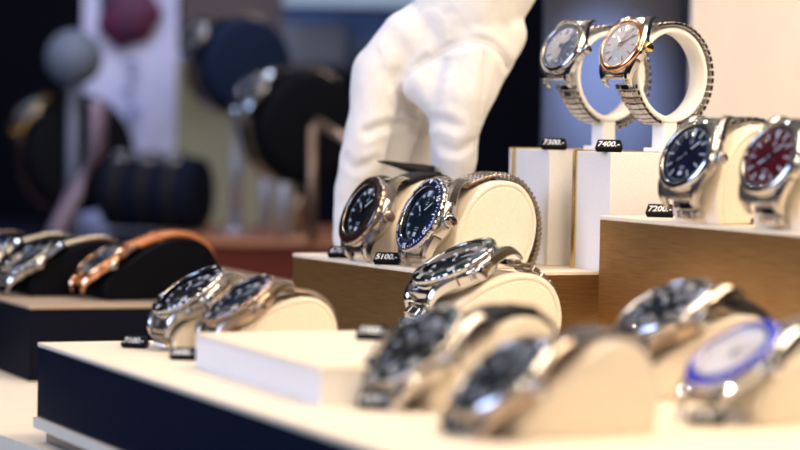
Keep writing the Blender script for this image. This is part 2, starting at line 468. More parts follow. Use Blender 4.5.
        def width(i): return w0+(w1-w0)*min(1, i/(tot*.8+1))
        allf = ends+[f for _, f in frs]
        if strap in ('rubber', 'leather', 'mesh'):
            hb = tt/2*(.62 if strap == 'mesh' else 1)
            for i in range(len(allf)-1):
                pass
            vs = []; fs = []
            for i, Fm in enumerate(allf):
                w = width(i)/2
                for (a, b_) in [(-w, -.5*hb), (-w+.4*u, -hb), (w-.4*u, -hb), (w, -.5*hb), (w, .4*hb), (w-.8*u, hb), (-w+.8*u, hb), (-w, .4*hb)]:
                    vs.append(Fm @ Vector((a, b_, 0)))
            n = 8
            for i in range(len(allf)-1):
                for q in range(n):
                    q2 = (q+1) % n; fs.append([i*n+q, i*n+q2, (i+1)*n+q2, (i+1)*n+q])
            fs += [list(range(n)), [(len(allf)-1)*n+q for q in range(n)]]
            mb.add(vs, fs, I4, 0, True)
        if strap == 'mesh':
            for i in range(len(frs)):
                Fm = frs[i][1]; w = width(i+2); nc = 9
                for c in range(nc):
                    cx = -w/2+(c+.5)*w/nc
                    an = .6 if (c % 2) else -.6
                    X = Fm @ Matrix.Translation((cx, 0, 0)) @ Matrix.Rotation(an, 4, 'Y')
                    # a small woven wire loop
                    a_, b_, c_ = w/nc*.36, tt*.62, 1.15*u
                    vs = [(-a_, 0, 0), (a_, 0, 0), (0, b_, 0), (0, -b_, 0), (0, 0, c_), (0, 0, -c_)]
                    vs = [(-a_, b_*.6, -c_), (a_, b_*.6, -c_), (a_, b_*.6, c_), (-a_, b_*.6, c_), (0, b_*1.05, -c_*.6), (0, b_*1.05, c_*.6), (-a_, -b_, -c_), (a_, -b_, -c_), (a_, -b_, c_), (-a_, -b_, c_)]
                    fs = [[0, 4, 5, 3], [1, 2, 5, 4], [0, 1, 4], [2, 3, 5], [0, 6, 7, 1], [1, 7, 8, 2], [2, 8, 9, 3], [3, 9, 6, 0], [6, 9, 8, 7]]
                    mb.add(vs, fs, X, 0, False)
        if strap == 'bracelet':
            # shaped end link
            for Fm in ends[1:]:
                mb.box((0, 0, -side*.9*u), (w0, tt*.95, 4.6*u), Fm, .5*u)
            for i, (s_, Fm) in enumerate(frs):
                w = width(i); 
                mb.box((0, 0, 0), (w*.44, tt, step*.92), Fm, .55*u, 0)
                for sx in (-1, 1):
                    mb.box((sx*w*.365, 0, step*.1), (w*.255, tt*.92, step*.92), Fm, .55*u, 1)
        nm = {'mesh': 'mesh_strap', 'bracelet': 'bracelet', 'rubber': 'strap', 'leather': 'strap'}[strap]
        sm2 = M[strapmat] if strapmat != 'steel' else M['steelwarm']
        st = mb.build(nm, [M[strapmat], sm2], root)
    if strap in ('leather', 'rubber'):
        # keeper loop and buckle near the back
        kb = MB(); Fm, p = pose(min(S1*.93, s0+reach+20*u), 1)
        kb.box((0, 0, 0), (w1*1.1, tt*1.5, 3*u), Fm, .4*u); kb.build('keeper_loop', M[strapmat], st)
    return H, R, u

def yaw_from(nx_left_deg):     # direction the dials look: left of the picture, turned towards the camera
    return math.radians(180+nx_left_deg)

def tag_(loc, txt, yaw, k, label, group, name='price_tag'):
    t = thing(name, loc, yaw); tag(t, label, 'price tag', group)
    mb = MB(); L = 8*mm*k
    # cross levels: pointed ends, sloped front
    lv = [(0, .86, -3.2, 3.6), (2.2, 1.0, -3.8, 3.6), (6.8, .82, -.6, 2.6), (7.1, .76, 0, 2.2)]
    vs = []; 
    for (z, lx, y0, y1) in lv:
        vs += [(-L*lx, y0*mm*k, z*mm*k), (L*lx, y0*mm*k, z*mm*k), (L*lx, y1*mm*k, z*mm*k), (-L*lx, y1*mm*k, z*mm*k)]
    fs = [[0, 3, 2, 1], [12, 13, 14, 15]]
    for i in range(3):
        for q in range(4): fs.append([i*4+q, i*4+(q+1) % 4, (i+1)*4+(q+1) % 4, (i+1)*4+q])
    mb.add(vs, fs); mb.build('tag_block', M['tag'], t)
    a = math.atan2(4.6, 3.2)
    X = Matrix.Translation((0, -2.25*mm*k, 4.55*mm*k)) @ Matrix.Rotation(a, 4, 'X')
    q = MB(); q.text(txt, 5.0*mm*k, X @ Matrix(((1, .25, 0, 0), (0, 1, 0, 0), (0, 0, 1, .00004), (0, 0, 0, 1))))
    q.build('price_digits', M['lume'], t)
    return t

# ------------------------------------------------------------------ display blocks
def block(name, pl, pn, z, h, depth, mats, label, cat='display block', trim=None, inset_top=0.0012, group=None, lowlen=None):
    """pl: far left top corner, pn: near corner (pixels on the plane z); the right-hand face runs square to that edge"""
    A = at(*pl, z); B = at(*pn, z)
    d = (B-A); Ln = d.length; d.normalize(); r = Vector((-d.y, d.x, 0))    # r to the right of the picture
    if r.x < 0: r = -r
    t = thing(name, Vector((B.x, B.y, z-h)), math.atan2(r.y, r.x))
    tag(t, label, cat, group)
    # local: x along r, y along -d, origin at the near corner
    mb = MB(); lid = .0022
    mb.box((depth/2, Ln/2, (h-lid)/2), (depth, Ln, h-lid), I4, .0003)
    mb.build('body', mats[0], t)
    l = MB(); l.box((depth/2, Ln/2, h-lid/2), (depth+.0004, Ln+.0004, lid), I4, .0004)
    l.build('top_panel', mats[1], t)
    if trim:
        for x in trim: 
            e = MB(); e.box((-.0006, x*Ln, h/2), (.0022, .0038, h-.0001), I4, .0003); e.build('trim_strip', M['gold'], t)
    return t, A, B, d, r, Ln

main, A0, B0, d0, r0, L0 = block('display_platform', (38, 342.3), (380, 450), 0, .039, .30, (M['navy'], M['board']),
    'long low navy display platform with cream top in the foreground', 'display platform')
# (the platform runs on towards the camera)
# extend: rebuild longer towards the camera
for ch in main.children:
    for v in ch.data.vertices:
        if v.co.y < L0/2: v.co.y -= .12
BASE = -.039

# board that everything in the case stands on, and the floor of the case
def slab(name, x0, x1, y0, y1, z0, z1, m, ch=.001):
    mb = MB(); mb.box(((x0+x1)/2, (y0+y1)/2, (z0+z1)/2), (x1-x0, y1-y0, z1-z0), I4, ch); return mb.build(name, m)
BD = -.052
pl = MB()
a = A0-r0*.004; 
def quad_prism(name, pts, z0, z1, m):
    mb = MB(); mb.prism([(p.x, p.y) for p in pts], z0, z1); return mb.build(name, m)
for nm_, q1, za, zb, m_ in (('base_plate', .0018, BASE-.0055, BASE, M['board']), ('shadow_plinth', -.004, BD, BASE-.0055, M['navy'])):  # dark recessed plinth put in for the shadow line below the base plate
    base = quad_prism(nm_, [A0-r0*q1-d0*min(q1, .001), A0+r0*.30-d0*min(q1, .001), A0+r0*.30+d0*(L0+.115), A0-r0*q1+d0*(L0+.115)], za, zb, m_)
    base.parent = main; base.matrix_parent_inverse = Matrix.LocRotScale(main.location, main.rotation_euler, None).inverted()
e0 = at(-20, 428, BD); e1 = at(44, 450, BD); ed = (e1-e0).normalized(); er = Vector((-ed.y, ed.x, 0)); er = er if er.x > 0 else -er
bw = quad_prism('display_board', [e0-ed*.35, e0-ed*.35+er*1.1, e0+ed*.7+er*1.1, e0+ed*.7], BD-.010, BD, M['board'])
tag(bw, 'broad cream board lying under all the display platforms', 'display board')
fl = slab('floor', -1.6, 1.6, .45, 4.6, BD-.55, BD-.50, M['floor']); struct(fl)

# bronze blocks
P1t, A1, B1, d1, r1, L1 = block('display_platform', (293, 253), (438, 272.5), .0350, .0350-BD, .30, (M['bronze'], M['board']),
    'bronze block with cream top carrying the blue-bezel watch and the gloved hand', 'display platform', group='display platforms')
main['group'] = 'display platforms'
P2t, A2, B2, d2, r2, L2 = block('display_platform', (600, 215.5), (760, 229), .0695, .0695, .16, (M['bronze'], M['board']),
    'tallest bronze block at the right carrying the crimson-dial watch', 'display platform', group='display platforms')
for ch in P2t.children:
    for v in ch.data.vertices:
        if v.co.y < L2/2: v.co.y -= .10
# cream slab lying on the navy platform
block('display_block', (196, 332.5), (321, 367), .0165, .0165, .095, (M['white'], M['board']),
      'thin cream riser slab lying on the navy platform', 'display block')
# tall white boxes with brass trim
HB = .0685
def box_on(px_far, px_near, depth, trim, label):
    A = at(*px_far, .035); B = at(*px_near, .035); d = B-A; Ln = d.length; d.normalize(); r = Vector((-d.y, d.x, 0)); r = r if r.x > 0 else -r
    t = thing('display_block', Vector((B.x, B.y, .035)), math.atan2(r.y, r.x)); tag(t, label, 'display block', 'white boxes with brass trim')
    mb = MB(); mb.box((depth/2, Ln/2, HB/2), (depth, Ln, HB), I4, .0004); mb.build('body', M['white'], t)
    for x in trim:
        e = MB(); e.box((-.0005, Ln*x, HB/2), (.0014, .0045, HB+.0006), I4, .0003); e.build('trim_strip', M['gold'], t)
    e = MB(); e.box((depth/2, Ln-.001, HB+.0002), (depth, .0025, .0010), I4, .0002); e.build('trim_strip', M['gold'], t)
    return t, A, B, d, r, Ln
bA = box_on((507, 259.2), (547, 265.2), .065, [.86], 'left white box with brass trim, next to the rounded cushion of the blue-bezel watch')
bB = box_on((571, 267.2), (608, 272.6), .10, [.93], 'right white box with brass trim, partly behind the tallest bronze block')
ZT = .035+HB
BXD = ((bB[2]+bB[1]*0).y+.004 if False else bB[2].y+.006, bA[2].y+.006)

# ------------------------------------------------------------------ a cushion with its watch
def unit(base_px, z, yaw, P, kp, w, phi, cl, wl, cmat='cream', cname='watch_cushion', cg='cream watch cushions', wg='wristwatches on cream cushions', pos=None, **kw):
    loc = pos if pos else at(*base_px, z)
    yw = yaw_from(yaw)
    c = thing(cname, loc, yw); tag(c, cl, 'cushion', cg)
    cushion('pad', P, kp, w, M[cmat], c).build('pad', M[cmat], c)
    b = MB(); pr = profile(P, kp)
    xs = [pr[0][0]*.93, pr[-1][0]*.93]
    b.box(((xs[0]+xs[1])/2, 0, .0004), (abs(xs[0]-xs[1]), w*mm*kp*.9, .0008), I4); b.build('base', M[cmat], c)
    t = thing('wristwatch', loc, yw); tag(t, wl, 'wristwatch', wg)
    make_watch(t, pr, phi, 1, **kw)
    return c, t, loc

# bronze block with the hand
unit((481, 266.5), .0352, 26, UP, 1.12, 34, 24, 'rounded cream cushion inside the watch with the blue bezel', 'steel dive watch with blue bezel, dark dial and mesh strap',
     R=23, lift=2.2, th=1.35, loose=7, slide=-6, insert='blueins', dial='tealdial', strap='mesh', case='steelwarm', knurl='steel', strapmat='meshsteel', digits='fine')
cL, tL, locL = unit((418, 261.0), .0352, 27, UP, 1.10, 28, 24, 'cream cushion inside the black-strapped watch held by the gloved hand', 'steel watch with brown bezel and black strap, held by the gloved hand',
     R=22, lift=2.5, th=1.3, slide=-5, insert='brownins', dial='blackdial', strap='rubber', strapmat='blackrub', case='steelwarm', knurl='titanium', num='rose', second='rose')
# navy platform, far left pair
unit((222, 348.5), .0003, 27, LOW, .90, 27, 57, 'cream cushion inside the mesh-strap watch with the black bezel', 'steel dive watch with black bezel and mesh strap, leftmost on the navy platform',
     R=20.5, lift=.5, th=1.2, slide=1.5, insert='blackgloss', dial='blackdial', strap='mesh', strapmat='meshsteel', case='steelwarm', knurl='steel')
unit((274, 356), .0003, 27, LOW, .90, 30, 57, 'low domed cream cushion behind the thin cream slab', 'watch with dark face and bronze-toned case, just behind the cream slab',
     R=20, slide=0, th=1.12, insert='darksteel', dial='bluedial', strap='mesh', strapmat='meshsteel', case='titanium', knurl='titanium', marks='dots', digits=True)
# navy platform, middle and front
unit((482, 345), .0003, 24, LOW, 1.18, 34, 62, 'domed cream cushion between the blue-bezel watch and the blurred front watches', 'steel bracelet watch with dark green bezel, lying in front of the blue-bezel watch',
     R=24, lift=2, th=1.2, insert='greenins', dial='blackdial', strap='bracelet', strapmat='steel', case='steel')
unit((482, 403), .0003, 29, FRONT, 1.0, 30, 50, 'cream cushion inside the blurred black-bezel watch with gold glints', 'blurred watch with black-green bezel, steel case and gold glints',
     R=24.5, lift=1.5, th=1.2, insert='greenins', dial='blackdial', strap='rubber', strapmat='blackrub', case='steelwarm', knurl='steelwarm', second='gold')
unit((570, 431), .0003, 27, FRONT, .96, 34, 50, 'large blurred cream cushion nearest the camera', 'blurred steel watch with pale grey strap, nearest the camera',
     R=23, lift=1.5, th=1.1, bezel='plain', insert='steelwarm', dial='blackdial', strap='bracelet', strapmat='steelwarm', case='titanium', marks='bar')
unit((698, 393), .0003, 27, LOW, 1.06, 33, 60, 'cream cushion inside the blurred black-faced watch at the right', 'blurred black-faced watch on a black leather strap at the right',
     R=24, lift=1.5, th=1.2, bezel='plain', insert='steelwarm', dial='blackdial', strap='leather', strapmat='blackleather', case='titanium', marks='bar')
unit((811, 416), .0003, 27, LOW, 1.18, 33, 55, 'cream cushion at the right edge inside the white-faced watch', 'blurred watch with white dial and vivid blue bezel at the right edge',
     R=22, insert='vivblue', dial='pearl', strap='bracelet', strapmat='titanium', case='steel', digits=False)
# tallest bronze block
unit((735, 223.0), .0697, 33, UP, 1.13, 32, 25, 'cream cushion inside the watch with the deep blue dial', 'steel bracelet watch with deep blue dial and slim baton markers',
     R=20.5, lift=2, th=1.1, bezel='plain', insert='steel', dial='bluedial', strap='bracelet', strapmat='steel', case='steelwarm', marks='bar', hands=(235, 50, 230))
unit((819, 229.3), .0697, 33, UP, 1.13, 32, 25, 'cream cushion at the right edge inside the crimson-dial watch', 'steel bracelet watch with crimson dial at the right edge',
     R=20.5, lift=2, th=1.1, bezel='plain', insert='steel', dial='reddial', strap='bracelet', strapmat='steel', case='steelwarm', marks='bar', hands=(235, 50, 200))

# strap tail of the held watch, lifted between finger and thumb
yl = yaw_from(27); ML = Matrix.Translation(locL) @ Matrix.Rotation(yl, 4, 'Z')

# ------------------------------------------------------------------ ring stands on the white boxes
def ring_unit(px, D, label_s, label_w, **kw):
    k = 1.0; cz = 45.0; R0 = 27.5
    p = atd(px, 150, D); loc = Vector((p.x, p.y, ZT+.0004)); yw = yaw_from(37)
    t = thing('watch_stand', loc, yw); tag(t, label_s, 'watch stand', 'ring stands on the white boxes')
    fr = MB(); w = 13*mm; n = 84; vs = []; fs = []
    sec = [(R0, -.47), (R0, .47), (R0-.5, .5), (R0-2.3, .5), (R0-2.8, .47), (R0-2.8, -.47), (R0-2.3, -.5), (R0-.5, -.5)]
    for i in range(n):
        a = 2*PI*i/n
        for (r, y) in sec: vs.append((r*mm*math.cos(a), y*w, cz*mm+r*mm*math.sin(a)))
    for i in range(n):
        for q in range(8): fs.append([i*8+q, i*8+(q+1) % 8, ((i+1) % n)*8+(q+1) % 8, ((i+1) % n)*8+q])
    fr.add(vs, fs, I4, 0, True); fr.build('ring', M['whiteplastic'], t)
    b = MB(); b.box((0, 0, 9.2*mm), (10*mm, 11*mm, 18.4*mm), I4, .0008); b.box((0, 0, 1.2*mm), (20*mm, 14*mm, 2.4*mm), I4, .0006)
    b.build('pedestal', M['whiteplastic'], t)
    wch = thing('wristwatch', loc, yw); tag(wch, label_w, 'wristwatch', 'wristwatches on ring stands')
    pr = circle_profile(R0, cz, k, -78, 258)
    make_watch(wch, pr, 26, 1, lift=3.5, th=1.2, loose=2.5, **kw)
    return loc
ring_unit(664, bB[2].y+.040, 'white ring stand on the right white box, in front of the other ring', 'watch with pale ivory dial and rose gold bezel on the front ring stand',
          R=17.5, bezel='plain', insert='rose', dial='ivory', strap='bracelet', strapmat='steel', case='steel', marks='bar', knurl='gold', handm='rose', second='rose')
ring_unit(603, bB[2].y+.105, 'white ring stand behind, above the brass-trimmed corner of the boxes', 'silver watch with grey dial on the rear ring stand',
          R=17.5, bezel='plain', insert='steel', dial='greydial', strap='bracelet', strapmat='steel', case='steel', marks='bar')

# ------------------------------------------------------------------ price tags
def T(px, py, z, txt, label, k=1.0, dyaw=0, D=None):
    p = at(px, py, z) if D is None else atd(px, py, D)
    if D: p.z = z
    return tag_(p+Vector((0, 0, .0001)), txt, math.atan2(r0.y, r0.x)*0-.12+dyaw, k, label, 'price tags')
T(341, 258, .035, '6700.-', 'small black price tag beside the watch held by the gloved hand', 1.0)
T(387, 264.6, .035, '5100.-', 'small black price tag beside the blue-bezel watch', 1.0)
T(135, 348, 0, '7100.-', 'small black price tag left of the leftmost mesh-strap watch', .85, -.1)
T(184, 360, 0, '2600.-', 'small black price tag against the left end of the cream slab', .85, -.1)
T(660, 217.4, .0695, '7200.-', 'small black price tag beside the deep blue-dial watch', 1.0)
T(738, 224.4, .0695, '6900.-', 'small black price tag beside the crimson-dial watch', 1.0)
T(373, 340, .0166, '5900.-', 'blurred black price tag on the right part of the cream slab', 1.0)
T(376, 409, 0, '6300.-', 'blurred black price tag in front of the black-green bezel watch', .95)
T(464, 434, 0, '4800.-', 'blurred black price tag nearest the camera', .95)
T(706, 425, 0, '8200.-', 'blurred black price tag in front of the white-dial watch', .95)
T(609, 151, ZT, '7400.-', 'price tag at the left edge of the right white box', 1.0, D=BXD[0])
T(554, 147, ZT, '7300.-', 'price tag on top of the left white box', 1.0, D=BXD[1])

# ------------------------------------------------------------------ the gloved hand
def capsule(mb, a, ra, b, rb, n=20, m=8):
    a = Vector(a); b = Vector(b); d = b-a; L = d.length; t = d/L if L > 1e-6 else Vector((0, 0, 1))
    q = t.to_track_quat('Z', 'Y').to_matrix().to_4x4(); X = Matrix.Translation(a) @ q
    prof = [(ra*math.sin(PI/2*i/m), -ra*math.cos(PI/2*i/m)) for i in range(m+1)]
    prof += [(rb*math.cos(PI/2*i/m), L+rb*math.sin(PI/2*i/m)) for i in range(m+1)]
    prof[0] = (1e-5, prof[0][1]); prof[-1] = (1e-5, prof[-1][1])
    vs = []; fs = []
    for (r, z) in prof:
        for k in range(n): vs.append((r*math.cos(2*PI*k/n), r*math.sin(2*PI*k/n), z))
    for j in range(len(prof)-1):
        for k in range(n): fs.append([j*n+k, j*n+(k+1) % n, (j+1)*n+(k+1) % n, (j+1)*n+k])
    fs += [list(range(n))[::-1], [(len(prof)-1)*n+k for k in range(n)]]
    mb.add(vs, fs, X, 0, True)
HD = 1.64; HS = HD/F
def hp(px, py, dy): return atd(px, py, HD-dy*mm)
hand = MB()
def cap(*pts):
    """pts: (px, py, radius in px, distance towards the camera in mm)"""
    for p, q in zip(pts[:-1], pts[1:]):
        capsule(hand, hp(p[0], p[1], p[3]), p[2]*HS, hp(q[0], q[1], q[3]), q[2]*HS)
# forearm, wrist and the back of the hand
cap((560, -150, 54, 0), (505, -50, 53, 0), (472, 4, 52, 0), (440, 45, 45, -2), (398, 72, 33, 0))
cap((472, 4, 50, 0), (478, 50, 37, 6), (468, 84, 27, 8))
cap((430, 40, 42, -8), (440, 72, 34, -12)); cap((398, 62, 34, -4), (440, 62, 38, -6))
# knuckles
cap((410, 40, 32, 4), (377, 74, 25, 8)); cap((377, 72, 26, 6), (376, 96, 25, 8))
# index finger
cap((377, 78, 26, 8), (372, 112, 23.5, 11), (364, 150, 23, 11)); cap((364, 150, 23, 11), (354, 190, 20, 6), (348, 238, 16, 2))
# middle, ring and little finger, further from the camera
cap((402, 80, 26, -8), (398, 128, 20, -12), (390, 168, 17, -14), (374, 215, 13, -16))
cap((424, 80, 25, -26), (418, 130, 18, -34), (409, 172, 15, -34), (398, 210, 12, -32))
cap((444, 78, 24, -42), (436, 128, 16, -52), (426, 165, 13, -52), (420, 192, 11, -50))
# thumb with its broad root
cap((500, 34, 27, 4), (484, 68, 23, 10), (464, 112, 22, 16), (458, 140, 20, 18))
cap((470, 62, 33, 14), (458, 98, 30, 20), (455, 128, 25, 22)); cap((455, 128, 25, 22), (454, 160, 23, 20), (452, 192, 19, 16))
cap((424, 84, 22, 14), (448, 100, 26, 18)); cap((424, 84, 22, 14), (470, 70, 26, 14))
hm = bpy.data.meshes.new('hand_raw')
hm.from_pydata([tuple(v) for v in hand.v], [], hand.f); ho = bpy.data.objects.new('hand_raw', hm); C.objects.link(ho)
rm = ho.modifiers.new('r', 'REMESH'); rm.mode = 'VOXEL'; rm.voxel_size = .0016
sm = ho.modifiers.new('s', 'SMOOTH'); sm.factor = .8; sm.iterations = 7
tx = bpy.data.textures.new('wrinkle', 'CLOUDS'); tx.noise_scale = .022; tx.noise_depth = 2
dp = ho.modifiers.new('d', 'DISPLACE'); dp.texture = tx; dp.strength = .0022; dp.mid_level = .5; dp.texture_coords = 'LOCAL'
s2 = ho.modifiers.new('s2', 'SMOOTH'); s2.factor = .5; s2.iterations = 2
dg = bpy.context.evaluated_depsgraph_get(); dg.update()
gm = bpy.data.meshes.new_from_object(ho.evaluated_get(dg)); bpy.data.objects.remove(ho)
gm.name = 'glove'; gm.materials.clear(); gm.materials.append(M['glove'])
for p in gm.polygons: p.use_smooth = True
bvh = BVHTree.FromPolygons([v.co for v in gm.vertices], [list(p.vertices) for p in gm.polygons])
# cloth folds pressed into the glove along lines over the surface
def onhand(px, py):
    r = ray(px, py).normalized(); h = bvh.ray_cast(Vector((0, 0, EYE)), r)
    return (h[0], h[1]) if h[0] else None
folds = [  # pixel polyline, depth mm (+ pushes in), width mm
    ([(398, 92), (405, 76), (425, 62), (450, 48), (480, 42), (500, 52), (508, 68)], 1.5, 3.0),
    ([(398, 92), (404, 106), (420, 116)], 1.6, 3.0),
    ([(424, 124), (440, 121), (458, 128)], 1.3, 3.6),
    ([(444, 148), (458, 151), (474, 142)], .9, 3), ([(486, 56), (482, 90), (478, 120)], .9, 2.6),
    ([(368, 132), (384, 126), (400, 124)], 1.5, 3.2),
    ([(345, 160), (358, 168), (376, 160)], .9, 3.2),
    ([(385, 126), (402, 124), (422, 130)], 1.8, 3), ([(430, 28), (440, 60), (432, 90)], .8, 5), ([(395, 40), (405, 60), (398, 84)], .9, 6)]
pts = []
for poly, dep, wid in folds:
    cc = catmull([tuple(map(float, p)) for p in poly], 10)
    for p in cc:
        h = onhand(*p)
        if h: pts.append((h[0], dep*mm, wid*mm))
from mathutils.kdtree import KDTree
kd = KDTree(len(pts))
for i, p in enumerate(pts): kd.insert(p[0], i)
kd.balance()
nrm = [v.normal.copy() for v in gm.vertices]
for i, v in enumerate(gm.vertices):
    co, j, dist = kd.find(v.co)
    if dist is not None and dist < .012:
        dep, wid = pts[j][1], pts[j][2]; x = dist/wid
        v.co -= nrm[i]*(dep*math.exp(-x*x)-dep*.55*math.exp(-(x-1.9)**2))
gm.update()
person = thing('person', hp(472, 4, 0)); tag(person, "person's hand in a white cotton glove reaching down to pick up a watch", 'person')
go = bpy.data.objects.new('glove', gm); C.objects.link(go); go.parent = person; go.matrix_parent_inverse = Matrix.Translation(-person.location)
bvh = BVHTree.FromPolygons([v.co for v in gm.vertices], [list(p.vertices) for p in gm.polygons])
for k_, poly in enumerate([[(398, 92), (405, 76), (425, 62), (450, 48), (480, 42), (500, 52), (508, 66)], [(484, 46), (483, 78), (480, 104), (477, 130), (474, 150)]]):
    cc = catmull([tuple(map(float, p)) for p in poly], 10); P = []
    for p in cc:
        h = onhand(*p)
        if h: P.append(h[0]+h[1]*.0001)
    if len(P) > 3:
        sb = MB(); sb.tube(P, .00055, n=8); so = sb.build('seam', M['glove'], go)
# sleeve, above the edge of the picture for the most part
sl = MB()
sl.tube([hp(548, -112, 0), hp(570, -160, 0), hp(640, -300, 0)], [.046, .050, .062], n=40)
s_ = sl.build('sleeve', M['sleeve'], person); s_.matrix_parent_inverse = Matrix.Translation(-person.location)

# loose strap end of the held watch
st = MB()
pth = catmull([(432, 172, 30), (414, 168, 33), (400, 165, 36), (382, 161, 40)], 8)
vs = []
for i, (px, py, dy) in enumerate(pth):
    p = atd(px, py, HD-dy*mm); w_ = (7.5-7*i/(len(pth)-1))*mm
    for (a, b) in [(-1, -1), (1, -1), (1, 1), (-1, 1)]: vs.append(p+Vector((.003*a, .009*a, w_*b*.5)))
n_ = len(pth); fs = [[i*4+q, i*4+(q+1) % 4, (i+1)*4+(q+1) % 4, (i+1)*4+q] for i in range(n_-1) for q in range(4)]
fs += [[0, 1, 2, 3], [n_*4-4, n_*4-3, n_*4-2, n_*4-1]]
st.add(vs, fs, I4, 0, True)
so = st.build('strap_end', M['blackrub'], tL); so.matrix_parent_inverse = Matrix.LocRotScale(tL.location, tL.rotation_euler, None).inverted()

# ------------------------------------------------------------------ left display with dark cushions
KT = .004; DL = 1.68
def ontop(px, py, D): p = atd(px, py, D); return p
p3a = at(-150, 292-46, KT-.012); 
c3 = atd(30, 306, 1.66); z3 = c3.z
block('display_platform', (-95, 271), (30, 306), z3, z3-BD, .26, (M['darkbox'], M['taupe_top']),
      'dark display platform at the left with black cushions', 'display platform', group='display platforms')
def dark_unit(px, py, label_c, label_w, kp, w, yaw=26, cmat='blackpad', **kw):
    return unit((px, py), z3+.0003, yaw, LOW, kp, w, 55, label_c, label_w, cmat=cmat, cg='dark watch cushions', wg='watches on the dark cushions', **kw)
dark_unit(154, 297.5, 'largest black velvet cushion on the dark left platform', 'rose gold watch on an orange-brown strap, on the largest black cushion', 1.22, 34,
          R=20, bezel='plain', insert='rose', dial='blackdial', strap='leather', strapmat='tan', case='rose', marks='bar')
dark_unit(76, 294, 'black velvet cushion left of the orange-brown strapped watch', 'steel watch left of the orange-brown strapped watch', 1.1, 30,
          R=21, bezel='dive', insert='blackgloss', dial='blackdial', strap='bracelet', strapmat='steel', case='steel', digits=False)
dark_unit(34, 290, 'black velvet cushion second from the left edge of the photo', 'steel watch second from the left edge of the photo', 1.1, 28, cmat='navypad',
          R=21, bezel='dive', insert='blueins', dial='bluedial', strap='bracelet', strapmat='steel', case='steel', digits=False)
dark_unit(-12, 287, 'black velvet cushion cut by the left edge of the photo', 'steel watch cut by the left edge of the photo', 1.1, 28, cmat='navypad',
          R=21, bezel='dive', insert='blackgloss', dial='bluedial', strap='bracelet', strapmat='darksteel', case='steel', digits=False)
T(78, 295, z3, '9100.-', 'blurred black price tag left of the largest black cushion', 1.0)
T(22, 291, z3, '8800.-', 'blurred black price tag near the left edge of the photo', 1.0)

# ------------------------------------------------------------------ the red cabinet behind
DB = 2.515
zc = atd(230, 240, DB).z
xl = atd(150, 240, DB).x; xr = atd(640, 240, DB).x
cab = thing('cabinet', ((xl+xr)/2, DB+.18, BD-.5)); tag(cab, 'reddish brown mahogany counter across the background', 'counter')
mb = MB(); mb.box((0, 0, (zc-.006-BD+.5)/2), (xr-xl, .36, zc-.006-BD+.5), I4, .004); mb.build('body', M['redwood'], cab)
mb = MB(); mb.box((0, 0, zc-.003-BD+.5), (xr-xl+.01, .37, .006), I4, .002); mb.build('counter_top', M['littop'], cab)

def flatbox(name, x0, y0, x1, y1, D, th, m, label=None, cat=None, group=None, rows=None):
    a = atd(x0, y0, D); b = atd(x1, y1, D)
    mb = MB(); mb.box(((a.x+b.x)/2, D+th/2, (a.z+b.z)/2), (abs(b.x-a.x), th, abs(a.z-b.z)), I4, min(.002, th*.3)); o = mb.build(name, m)
    if label: tag(o, label, cat, group)
    return o
xk = atd(-140, 240, DB).x
cab2 = thing('cabinet', ((xl+xk)/2-.002, DB+.18, BD-.5)); tag(cab2, 'dark counter at the left, end to end with the mahogany one', 'counter')
mb = MB(); mb.box((0, 0, (zc-.006-BD+.5)/2), (xl-xk-.006, .36, zc-.006-BD+.5), I4, .004); mb.build('body', M['darkbox'], cab2)
mb = MB(); mb.box((0, 0, zc-.003-BD+.5), (xl-xk-.016, .37, .006), I4, .002); mb.build('counter_top', M['navy'], cab2)
# cushions on the counter
def draped(px, py, D, ang, R, label, wmat='steel', ins='blackgloss', dial='blackdial', L=1, yaw=30, mat_case='steel', kc=1.0, pos_z=None, stp='bracelet'):
    """watch strapped round a raised drum: the bracelet follows a circle about the given centre"""
    c = atd(px, py, D); loc = Vector((c.x, c.y, (pos_z or c.z)-27.5*kc*mm)); yw = yaw_from(yaw)
    t = thing('wristwatch', loc, yw); tag(t, label, 'wristwatch', 'wristwatches on the background stands')
    pr = circle_profile(27.5*kc, 27.5*kc, 1, -60, 215)
    make_watch(t, pr, ang, 1, R=R, bezel='dive', insert=ins, dial=dial, strap=stp, strapmat=wmat, case=mat_case, digits=False)
    return t
def drum(px, py, D, kc, m, label, pole=None, width=40, yaw=30, polem='polesilver', group='raised dark drums'):
    c = atd(px, py, D); yw = yaw_from(yaw); r = 27.5*kc*mm; cz = c.z if (pole or py < 190) else zc+r+.0005
    t = thing('display_bust', (c.x, c.y, zc if pole else cz-r), yw); tag(t, label, 'display stand', group)
    mb = MB(); X = Matrix.Translation((0, 0, cz-t.location.z)) @ Matrix.Rotation(PI/2, 4, 'X'); w2 = width/2*mm
    mb.lathe([(1e-4, -w2), (r*.8, -w2), (r*.95, -w2+.002), (r-.0008, -w2+.007), (r-.0008, w2-.007), (r*.95, w2-.002), (r*.8, w2), (1e-4, w2)], X, 64)
    mb.build('pad', m, t)
    if pole:
        pb = MB(); pb.lathe([(1e-4, .003), (.0055, .003), (.0055, cz-zc-r*.9), (1e-4, cz-zc-r*.9)], I4, 20); pb.build('pole', M[polem], t)
        pb = MB(); pb.lathe([(1e-4, 0), (.022, 0), (.022, .003), (1e-4, .003)], I4, 32); pb.build('foot', M[polem], t)
    return t
# raised drums with watches
drum(238, 66, 2.691, 1.813, M['bluepad'], 'raised blue velvet drum on a silver pole, behind the knuckles', True, 62, group='raised velvet drums')
draped(238, 66, 2.691, 30, 22, 'blurred watch on the raised blue velvet drum', kc=1.849)
drum(300, 128, 2.574, 2.047, M['blackpad'], 'raised black drum behind the index finger', True, 60, group='raised velvet drums', polem='polecopper')
draped(300, 128, 2.574, 35, 23, 'blurred watch on the raised black drum', kc=2.083, dial='bluedial')
